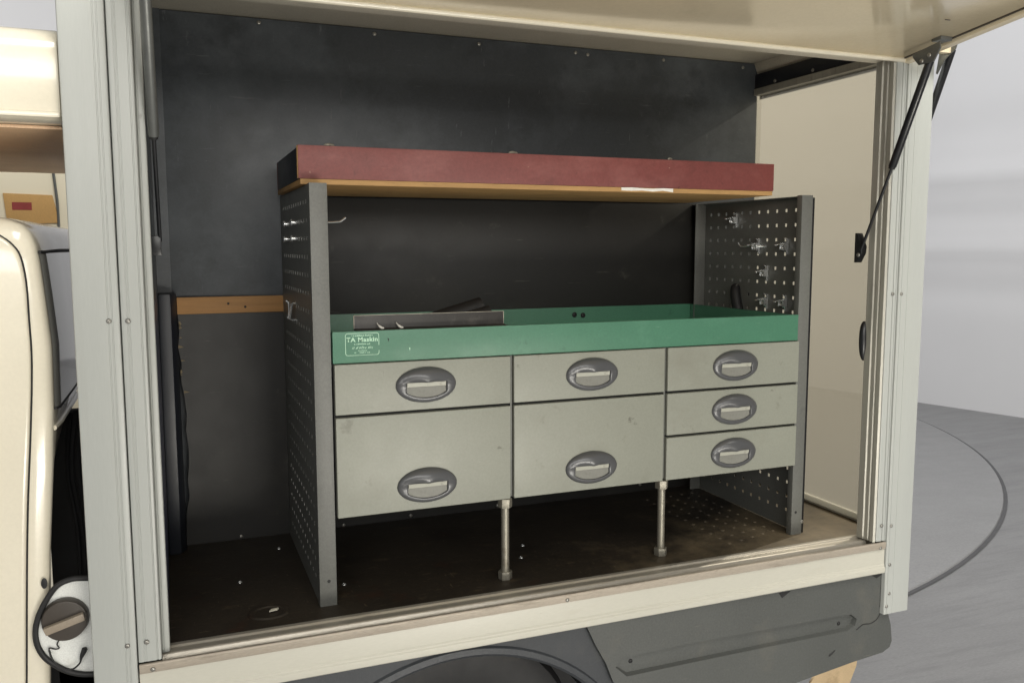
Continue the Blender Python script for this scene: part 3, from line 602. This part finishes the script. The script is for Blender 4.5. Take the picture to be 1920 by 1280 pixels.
for side in (0, 1):
    x = 0.2995 if side == 0 else 1.7125
    sp = done("side_panel", perforated(x, 0.0015, YF + 0.001, 2.556, FZ + 0.001, ZT, 0.0048), "steel_grey", rack, smooth=20, recalc=False, label=("perforated side panel beside the batten" if side == 0 else "perforated side panel facing the rear pane"))
    bm = bmesh.new()
    if side == 0: prism(bm, [(0.298, YF + 0.03), (0.298, YF), (0.338, YF), (0.338, YF + 0.022), (0.3365, YF + 0.022), (0.3365, YF + 0.002), (0.2993, YF + 0.002), (0.2993, YF + 0.03)], 2, FZ + 0.0005, ZT + 0.001)
    else: prism(bm, [(1.716, YF + 0.03), (1.716, YF), (1.678, YF), (1.678, YF + 0.022), (1.6795, YF + 0.022), (1.6795, YF + 0.002), (1.7145, YF + 0.002), (1.7145, YF + 0.03)], 2, FZ + 0.0005, ZT + 0.001)
    done("front_flange", bm, "steel_grey", sp, 0.0008, smooth=25)
    if side == 0: B("rear_flange", 0.301, 0.335, 2.5570, 2.560, FZ + 0.001, ZT, "steel_grey", sp, 0.0006)
    else: B("rear_flange", 1.672, 1.7115, 2.518, 2.522, FZ + 0.001, ZT, "steel_grey", sp, 0.0006)
    xa, xb = (0.3012, 0.335) if side == 0 else (1.680, 1.7122)
    B("top_flange", xa, xb, YF + 0.024, 2.553, ZT - 0.003, ZT - 0.0012, "steel_grey", sp, 0.0005)
    link("bolt_hole", DARKSCREW, None, sp, on(*((617, 1089) if side == 0 else (1492, 960)), 1, YF - 0.0002)).scale = (0.7, 0.15, 0.7)
B("back_sheet", 0.3012, 1.7122, 2.5545, 2.5562, 1.383, 1.7955, "brown_ply_shaded", rack, 0.0005)
B("edge_strip", 1.7165, 1.728, 2.000, 2.006, FZ + 0.0008, 1.790, "strut_black", rack, 0.001)
link("bolt", SCREW, None, rack, (1.7215, 2.000, 0.835))
SIDEBOLT = dome_mesh("peg_bolt", 0.0062, 0.007, 0, -1); SIDEBOLT.materials.append(MATS["zinc"])

# green tray
X0, X1, ZA, ZB = 0.3415, 1.675, 1.382, 1.456
bm = bmesh.new(); t = 0.0018
prism(bm, [(1.990, ZA), (1.990, ZB), (2.003, ZB), (2.003, ZB - 0.006), (1.9925, ZB - 0.004), (1.9925, ZA + t), (2.546, ZA + t), (2.546, ZB - 0.002), (2.553, ZB - 0.002), (2.553, ZA)], 0, X0, X1)
tray = done("tray", bm, "green_paint", rack, 0.0007, smooth=25, label="green sheet metal tray with a pale printed sticker")
B("tray_end", X0, X0 + t, 1.9935, 2.545, ZA + t, ZB - 0.002, "green_paint", tray, 0.0004); B("tray_end", X1 - t, X1, 1.9935, 2.545, ZA + t, ZB - 0.002, "green_paint", tray, 0.0004)
for px, py in ((1077, 590), (1093, 591), (1303, 588)): link("bolt", DARKSCREW, None, tray, on(px, py, 1, 2.546)).scale = (1.5, 1.5, 1.5)
for px, py, s_, mn in ((728, 637, 0.8, "gap_dark"), (768, 654, 0.7, "sticker_print")):
    bm = bmesh.new(); q = on(px, py, 1, 1.9897); prism(bm, [(q.x - 0.002 * s_, q.z + 0.005 * s_), (q.x + 0.0025 * s_, q.z + 0.004 * s_), (q.x + 0.001 * s_, q.z - 0.006 * s_)], 1, 1.9893, 1.9902); done("paint_chip", bm, mn, tray)

# sticker on the tray: outline, the legible name, worn small lines
SX0, SX1, SZ0, SZ1 = 0.3705, 0.4505, 1.399, 1.4515; SY = 1.9896
bm = bmesh.new(); r = 0.006; o = []; inn = []
for cx, cz, a0 in ((SX1 - r, SZ1 - r, 0), (SX0 + r, SZ1 - r, 90), (SX0 + r, SZ0 + r, 180), (SX1 - r, SZ0 + r, 270)):
    for i in range(6):
        a = math.radians(a0 + 18 * i); o.append((cx + r * math.cos(a), cz + r * math.sin(a))); inn.append((cx + (r - 0.0012) * math.cos(a), cz + (r - 0.0012) * math.sin(a)))
k = len(o)
for i in range(k):
    if i in (22, 23) and False: continue
    a, b_ = i, (i + 1) % k
    if i == k - 1:   # right edge is scratched away in its middle
        for s0, s1 in ((0.0, 0.12), (0.42, 1.0)):
            P4 = [Vector(o[a]).lerp(Vector(o[b_]), s0), Vector(o[a]).lerp(Vector(o[b_]), s1), Vector(inn[a]).lerp(Vector(inn[b_]), s1), Vector(inn[a]).lerp(Vector(inn[b_]), s0)]
            bm.faces.new([bm.verts.new((p.x, SY, p.y)) for p in P4])
        continue
    bm.faces.new([bm.verts.new((p[0], SY, p[1])) for p in (o[a], o[b_], inn[b_], inn[a])])
done("sticker_outline", bm, "sticker_print", tray)
def text(body, x, z, size, width, name, bold=0.0, shear=0.0):
    cu = bpy.data.curves.new(name, 'FONT'); cu.body = body; cu.size = size; cu.align_x = 'CENTER'; cu.offset = bold; cu.shear = shear; cu.resolution_u = 3; cu.space_character = 1.08
    tmp = bpy.data.objects.new("tmp", cu); COL.objects.link(tmp)
    dg = bpy.context.evaluated_depsgraph_get(); me = bpy.data.meshes.new_from_object(tmp.evaluated_get(dg)); bpy.data.objects.remove(tmp)
    xs_ = [v.co.x for v in me.vertices]; w0 = max(xs_) - min(xs_); f = width / w0
    me.transform(Matrix(((f, 0, 0, x), (0, 0, -1, SY), (0, 1, 0, z), (0, 0, 0, 1)))); me.materials.clear()
    return link(name, me, "sticker_print", tray)
text("TA Maskin", 0.4105, 1.4315, 0.0145, 0.074, "sticker_lettering", bold=0.00035)
def scribble(x0, x1, z, h, seed, slant=0.0, gap=0.0008):
    """worn print nobody can read any more: broken strokes"""
    rnd = random.Random(seed); bm = bmesh.new(); x = x0
    while x < x1:
        w = 0.0005 + rnd.random() * 0.0011; hh = h * (0.55 + 0.45 * rnd.random()); zz = z + (rnd.random() - 0.5) * h * 0.25
        if rnd.random() > 0.14:
            bm.faces.new([bm.verts.new(p) for p in ((x, SY, zz), (x + w, SY, zz), (x + w + slant * hh, SY, zz + hh), (x + slant * hh, SY, zz + hh))])
            if rnd.random() > 0.45: bm.faces.new([bm.verts.new(p) for p in ((x + w, SY, zz + hh * 0.35), (x + w + gap * 1.2, SY, zz + hh * 0.35), (x + w + gap * 1.2, SY, zz + hh * 0.55), (x + w, SY, zz + hh * 0.55))])
        x += w + gap * (0.5 + rnd.random())
    done("worn_print", bm, "sticker_print", tray)
scribble(0.386, 0.435, 1.4445, 0.0034, 1); scribble(0.389, 0.429, 1.4245, 0.0030, 2, gap=0.0006); scribble(0.386, 0.434, 1.4145, 0.0062, 3, 0.45, 0.0012)
scribble(0.400, 0.421, 1.4095, 0.0020, 4, gap=0.0005); scribble(0.404, 0.428, 1.4045, 0.0026, 5, gap=0.0005); scribble(0.392, 0.396, 1.4045, 0.003, 6); scribble(0.375, 0.44, 1.3995, 0.0016, 8, gap=0.003)

# drawers
cols = [(0.3435, 0.7815), (0.7915, 1.2295), (1.2395, 1.6775)]
GAPZ = 0.0035
B("carcass", 0.342, 1.6765, 2.004, 2.53, 1.0165, 1.381, "gap_dark", rack, 0.001)
for xd in (0.7865, 1.2345): B("divider", xd - 0.0026, xd + 0.0026, 1.993, 2.0035, 1.018, 1.380, "steel_grey", rack, 0.0006)
def handle_meshes():
    a, b_ = 0.0755, 0.0435; k = 64
    def dshape(t):   # pocket outline, hit along direction t
        c, s = math.cos(t), math.sin(t); best = None
        # flat top at z=+0.008, sides at +-0.050, elliptical floor
        cand = []
        if s > 1e-6: cand.append(0.0075 / s)
        if abs(c) > 1e-6: cand.append(0.0505 / abs(c))
        if s < 0: cand.append(1 / math.sqrt((c / 0.062) ** 2 + (s / 0.0315) ** 2))
        return min(cand)
    bm = bmesh.new(); rings = []
    for s_, f in ((0.0, 0.0), (0.02, 0.22), (0.10, 0.52), (0.28, 0.80), (0.55, 0.96), (0.85, 1.03), (0.97, 1.0), (1.0, 0.93)):
        ring = []
        for i in range(k):
            t = 2 * math.pi * (i + 0.5) / k; ox, oz = a * math.cos(t), b_ * math.sin(t); r_ = dshape(t); ix, iz = r_ * math.cos(t), r_ * math.sin(t)
            up = max(0.0, math.sin(t)); H = 0.0075 + 0.0125 * up ** 0.8
            ring.append(bm.verts.new((ox + (ix - ox) * s_, -0.0005 - H * f, oz + (iz - oz) * s_)))
        rings.append(ring)
    ring = [bm.verts.new((v.co.x * 0.97, -0.0012, v.co.z * 0.97)) for v in rings[-1]]; rings.append(ring)
    for p, q in zip(rings, rings[1:]):
        for i in range(k): bm.faces.new((p[i], p[(i + 1) % k], q[(i + 1) % k], q[i]))
    bmesh.ops.recalc_face_normals(bm, faces=bm.faces[:])
    pk = bmesh.new(); pk.faces.new([pk.verts.new((v.co.x, -0.0010 - 0.004 * max(0, -v.co.z) / 0.03, v.co.z)) for v in rings[-1]]); bmesh.ops.recalc_face_normals(pk, faces=pk.faces[:])
    pm = bpy.data.meshes.new("handle_pocket"); pk.to_mesh(pm); pk.free(); pm.materials.append(MATS["handle_pocket"])
    me = bpy.data.meshes.new("handle"); bm.to_mesh(me); bm.free()
    for p in me.polygons: p.use_smooth = True
    me.set_sharp_from_angle(angle=math.radians(48)); me.materials.append(MATS["handle_plastic"])
    bm = bmesh.new(); prism(bm, [(-0.001, 0.007), (-0.0075, 0.007), (-0.0062, -0.0040), (-0.001, -0.0045)], 0, -0.0485, 0.0485); bmesh.ops.recalc_face_normals(bm, faces=bm.faces[:])
    bmesh.ops.bevel(bm, geom=bm.edges[:], offset=0.0006, segments=1, affect='EDGES')
    m2_ = bpy.data.meshes.new("handle_strip"); bm.to_mesh(m2_); bm.free(); m2_.materials.append(MATS["handle_strip"])
    return me, m2_, pm
HM, HS, HP = handle_meshes()
def drawer(x0, x1, z0, z1, hz_, label):
    bm = bmesh.new(); box(bm, x0, x1, 1.985, 2.0035, z0, z1); d = done("drawer", bm, "drawer_paint", rack, 0.0022, 3, label=label)
    c_ = ((x0 + x1) / 2, 1.985, hz_); link("handle", HM, None, d, c_); link("label_strip", HS, None, d, c_); link("handle_pocket", HP, None, d, c_)
Z1, Z0 = 1.3795, 1.014; ZM = 1.257; Z3 = [1.3795, 1.2575, 1.1355, 1.014]
for i, (xa, xb) in enumerate(cols):
    nm = ("front end", "middle", "rear end")[i]
    if i < 2:
        drawer(xa, xb, ZM + GAPZ, Z1, 1.3215, "shallow grey drawer, %s column" % nm); drawer(xa, xb, Z0, ZM - GAPZ, 1.074, "deep grey drawer, %s column" % nm)
    else:
        for j in range(3): drawer(xa, xb, Z3[j + 1] + (GAPZ if j < 2 else 0), Z3[j] - (GAPZ if j else 0), (1.321, 1.197, 1.072)[j], "shallow grey drawer, %s column, row %s" % (nm, ("top", "middle", "bottom")[j]))
# threaded feet
for px in (0, 1):
    x = 0.771 if px == 0 else 1.2335; y = 1.998; bm = bmesh.new(); n_ = 60; pts = [(x, y, FZ + 0.004 + i * (1.0 - FZ + 0.008) / n_) for i in range(n_ + 1)]
    tube(bm, pts, [0.0098 + 0.0011 * (i % 2) for i in range(n_ + 1)], 14); lg = done("support_leg", bm, "dirty_zinc", rack, smooth=60)
    for z0, z1, rr in ((FZ + 0.0005, FZ + 0.022, 0.0185), (0.990, 1.0135, 0.0185)):
        bm = bmesh.new(); rod(bm, (x, y, z0), (x, y, z1), rr, k=6); done("hex_nut", bm, "dirty_zinc", lg, 0.0018)

# ================================================================ red-fronted shelf box on top of the rack
RX0, RX1, RY, RZ = 0.2835, 1.6215, 2.055, 1.7965
shelf = thing("shelf_box", (0.95, 2.28, RZ), "shallow plywood shelf box with a worn red front on top of the tool rack", "shelf")
B("base_board", RX0 + 0.004, RX1, RY, 2.50, RZ, RZ + 0.0125, "ply_edge", shelf, 0.0012)
fb = B("front_board", RX0, RX1 + 0.002, RY - 0.002, RY + 0.015, RZ + 0.0128, 1.8855, "red_film", shelf, 0.0012)
for j in range(4): B("ply_layer", RX0 - 0.0012, RX0 - 0.0002, RY + 0.0006 + j * 0.0038, RY + 0.0024 + j * 0.0038, RZ + 0.014, 1.8845, "ply_edge", fb, 0)
B("side_board", RX0 + 0.003, RX0 + 0.018, RY + 0.0155, 2.48, RZ + 0.0128, 1.884, "dark_post", shelf, 0.001)
B("side_board", RX1 - 0.016, RX1, RY + 0.0155, 2.48, RZ + 0.0128, 1.884, "red_film", shelf, 0.001)
B("back_board", RX0 + 0.003, RX1, 2.481, 2.496, RZ + 0.0128, 1.884, "red_film", shelf, 0.001)
bm = bmesh.new(); a = on(1165, 354, 1, RY - 0.0008); b_ = on(1262, 357, 1, RY - 0.0008)
pts = [(a.x + (b_.x - a.x) * t, RZ + 0.0115 + 0.0012 * math.sin(t * 9)) for t in (0, .2, .4, .6, .8, 1)] + [(a.x + (b_.x - a.x) * t, RZ + 0.004 + 0.002 * math.sin(t * 17)) for t in (1, .8, .6, .4, .2, 0)]
prism(bm, pts, 1, RY - 0.0012, RY + 0.0002); done("tape", bm, "white_chip", shelf, 0)
for px, py, s_ in ((617, 272, 1.0), (962, 289, 1.0), (1256, 300, 0.5)):
    q = on(px, py, 1, RY + 0.007); bm = bmesh.new(); tube(bm, smoothpath([(q.x - 0.012 * s_, RY + 0.007, 1.8865), (q.x - 0.003, RY + 0.006, 1.889), (q.x + 0.004, RY + 0.008, 1.8885), (q.x + 0.012 * s_, RY + 0.007, 1.8865)], 3), [0.002] + [0.0035] * 8 + [0.002], 8); done("bolt_end", bm, "dirty_zinc", shelf)

# ================================================================ things on and in the rack
bar = bmesh.new(); prism(bar, [(1.994, 1.4565), (2.028, 1.4585), (2.028, 1.489), (2.0305, 1.489), (2.0305, 1.3855), (2.028, 1.3855), (2.028, 1.4560), (1.994, 1.4562)], 0, 0.399, 0.780)
bo = done("angle_bar", bar, "dark_steel", None, 0.0005, smooth=25); tag(bo, "dark steel angle strip standing along the front edge of the green tray", "metal strip")
B("bright_edge", 0.399, 0.780, 2.0275, 2.031, 1.4892, 1.4902, "dirty_zinc", bo, 0)
B("bright_edge", 0.3985, 0.4, 2.0272, 2.0312, 1.459, 1.489, "dirty_zinc", bo, 0)
B("bright_edge", 0.779, 0.7805, 2.0272, 2.0312, 1.459, 1.489, "dirty_zinc", bo, 0)
for px, s_ in ((712, 1), (748, -1)):
    q = on(px, 609, 1, 2.010); bm = bmesh.new(); tube(bm, smoothpath([(q.x - 0.004, 2.022, 1.471), (q.x - 0.001, 2.014, 1.465), (q.x + 0.004, 2.008, 1.4605), (q.x + 0.010, 2.006, 1.4595)], 3), [0.0008, 0.0010, 0.0013, 0.002, 0.0026, 0.003, 0.003, 0.0026, 0.002, 0.001], 8); done("foil_tag", bm, "white_chip", bo)
def split_pipe(p0, p1, r, label, a0=-20, a1=230):
    p0 = Vector(p0); p1 = Vector(p1); d = (p1 - p0).normalized(); u = Vector((0, 0, 1)); u = (u - d * u.dot(d)).normalized(); v = d.cross(u); bm = bmesh.new(); rows = []
    for p, sc in ((p0, 0.8), (p0.lerp(p1, 0.5), 0.95), (p1, 1.0)):
        row = []
        for rr in (r, r - 0.003):
            for i in range(15):
                t = math.radians(a0 + (a1 - a0) * i / 14); row.append(bm.verts.new(p + (v * math.cos(t) + u * math.sin(t)) * rr * sc))
        rows.append(row)
    idx = list(range(15)) + list(range(29, 14, -1))
    for a, c in zip(rows, rows[1:]):
        for i in range(30): bm.faces.new((a[idx[i]], a[idx[(i + 1) % 30]], c[idx[(i + 1) % 30]], c[idx[i]]))
    for row in (rows[0], rows[-1]):
        for i in range(14): bm.faces.new((row[i], row[i + 1], row[16 + i], row[15 + i]))
    o = done("split_pipe", bm, "rubber", None); return tag(o, label, "pipe")
split_pipe((0.47, 2.20, 1.408), (0.785, 2.21, 1.490), 0.026, "black split pipe propped up in the green tray")
split_pipe((0.50, 2.12, 1.412), (0.775, 2.115, 1.478), 0.022, "black split pipe lying lower beside the propped pipe in the green tray")

# chrome tool clips on the rear side panel
def clip_mesh(arms):
    bm = bmesh.new()   # local: x out of the panel towards -X, y along the panel, z up
    box(bm, -0.006, 0.0, -0.0075, -0.0045, -0.024, 0.024); box(bm, -0.0025, 0.0, -0.006, 0.010, -0.014, 0.014)
    tube(bm, smoothpath([(-0.002, 0.0, 0.020), (-0.006, 0.004, 0.024), (-0.003, 0.010, 0.025)], 4), 0.0014, 6)
    for s in (1, -1)[:arms]:
        tube(bm, smoothpath([(-0.002, 0.003 * s, 0.004 * s), (-0.014, 0.010 * s, 0.006 * s), (-0.026, 0.014 * s, 0.005 * s), (-0.029, 0.009 * s, 0.004 * s), (-0.033, 0.013 * s, 0.004 * s)], 4), 0.0022, 8)
        box(bm, -0.018, -0.002, 0.010 * s - 0.0012, 0.010 * s + 0.0012, -0.010, 0.010)
    bmesh.ops.recalc_face_normals(bm, faces=bm.faces[:]); me = bpy.data.meshes.new("tool_clip"); bm.to_mesh(me); bm.free()
    for p in me.polygons: p.use_smooth = True
    me.set_sharp_from_angle(angle=math.radians(40)); me.materials.append(MATS["zinc"]); return me
CM = clip_mesh(2)
for px, py, lab in ((1380, 413, "chrome tool clip alone in the top row near the back of the rear side panel"),
                    (1422, 462, "chrome tool clip with a wire hook beside it on the rear side panel"),
                    (1475, 462, "chrome tool clip beside the front flange, level with the wire hook"),
                    (1437, 512, "chrome tool clip alone between the upper pair and the lower pair"),
                    (1437, 565, "chrome tool clip just above the green tray, between black holder and front flange"),
                    (1472, 568, "chrome tool clip just above the green tray beside the front flange")):
    q = on(px, py, 0, 1.7122); tag(link("tool_clip", CM, None, None, (1.7122, q.y, q.z)), lab, "clip", "chrome clips on the rear side panel")
q = on(1410, 462, 0, 1.705); bm = bmesh.new(); tube(bm, smoothpath([(1.710, q.y - 0.02, q.z), (1.700, q.y, q.z + 0.002), (1.694, q.y + 0.04, q.z), (1.690, q.y + 0.05, q.z + 0.012)], 5), 0.002, 8)
tube(bm, [(1.7105, q.y - 0.06, q.z), (1.7105, q.y - 0.02, q.z)], 0.0035, 8)
tag(done("wire_hook", bm, "zinc"), "thin chrome wire hook pointing to the back of the rear side panel", "hook")
q = on(1382, 555, 0, 1.700); bm = bmesh.new(); tube(bm, smoothpath([(1.711, q.y + 0.02, q.z + 0.03), (1.700, q.y + 0.01, q.z + 0.024), (1.694, q.y, q.z), (1.694, q.y - 0.012, q.z - 0.035), (1.700, q.y - 0.02, q.z - 0.05)], 4), [0.006, 0.010, 0.013, 0.015, 0.016] + [0.0165] * 8 + [0.016, 0.015, 0.013, 0.009], 12)
tag(done("rubber_holder", bm, "rubber"), "black rubber holder on the rear side panel above the green tray", "holder")
# hook through the front side panel, its studs showing outside
hk = thing("panel_hook", (0.298, 2.30, 1.69), "wire hook with four bright studs fixed through the side panel beside the batten", "hook")
for y, z in ((2.375, 1.713), (2.225, 1.713), (2.38, 1.673), (2.23, 1.673)):
    bm = bmesh.new(); rod(bm, (0.2994, y, z), (0.288, y, z), 0.0062, 0.005, 12); rod(bm, (0.288, y, z), (0.284, y, z), 0.009, 0.0075, 12); done("stud", bm, "zinc", hk, 0.0006)
a = on(612, 417, 1, 2.30); b_ = on(637, 416, 1, 2.30); c_ = on(648, 408, 1, 2.30)
bm = bmesh.new(); tube(bm, smoothpath([(0.301, 2.30, a.z), (a.x, 2.30, a.z), (b_.x - 0.006, 2.30, b_.z), (b_.x + 0.003, 2.30, b_.z + 0.002), (c_.x, 2.30, c_.z)], 5), 0.0028, 8); done("wire", bm, "zinc", hk)
bm = bmesh.new(); box(bm, 0.3012, 0.304, 2.20, 2.40, 1.665, 1.722); done("plate", bm, "zinc", hk, 0.001)
q = on(546, 582, 0, 0.29)
wk = thing("wire_hanger", (0.298, q.y, q.z), "bent chrome wire hanger on the outside of the side panel by the batten", "hook")
bm = bmesh.new(); P5 = [on(*p, 1, q.y) for p in ((536, 563), (541, 568), (542, 586), (540, 597))]; tube(bm, smoothpath(P5, 5), 0.0024, 8); done("wire", bm, "zinc", wk)
bm = bmesh.new(); P6 = [on(*p, 1, q.y - 0.02) for p in ((553, 568), (547, 570), (543, 598), (551, 600))]; tube(bm, P6, 0.003, 8)
bm.verts.ensure_lookup_table(); tube(bm, [P6[3], Vector((0.3, P6[3].y, P6[3].z)), Vector((0.2996, P6[3].y + 0.03, P6[3].z))], 0.0026, 8); tube(bm, [P6[0], Vector((0.2996, P6[0].y, P6[0].z))], 0.0026, 8); done("bracket", bm, "zinc", wk)

# ================================================================ on the partition behind the cab
a = on(5, 362, 1, 4.49); b_ = on(98, 366, 1, 4.49); c_ = on(112, 418, 1, 4.49); d_ = on(14, 420, 1, 4.49)
bm = bmesh.new(); prism(bm, [(a.x, a.z), (b_.x, b_.z), (c_.x, c_.z), (d_.x, d_.z)], 1, 4.490, 4.4995)
cb = done("cardboard_sheet", bm, "cardboard", None, 0.001); tag(cb, "brown cardboard sheet with a red printed block on the cream wall behind the cab", "cardboard")
a = on(22, 379, 1, 4.489); b_ = on(60, 394, 1, 4.489); B("print_block", a.x, b_.x, 4.4885, 4.4902, b_.z, a.z, "red_print", cb, 0)
a = on(98, 310, 1, 4.49); bm = bmesh.new(); tube(bm, [(a.x, 4.492, 2.5), (a.x, 4.492, a.z), (a.x + 0.012, 4.492, a.z - 0.17), (a.x + 0.012, 4.492, 1.0)], 0.006, 8)
tag(done("wall_cable", bm, "bracket_grey"), "thin grey cable running down the cream wall behind the cab", "cable")
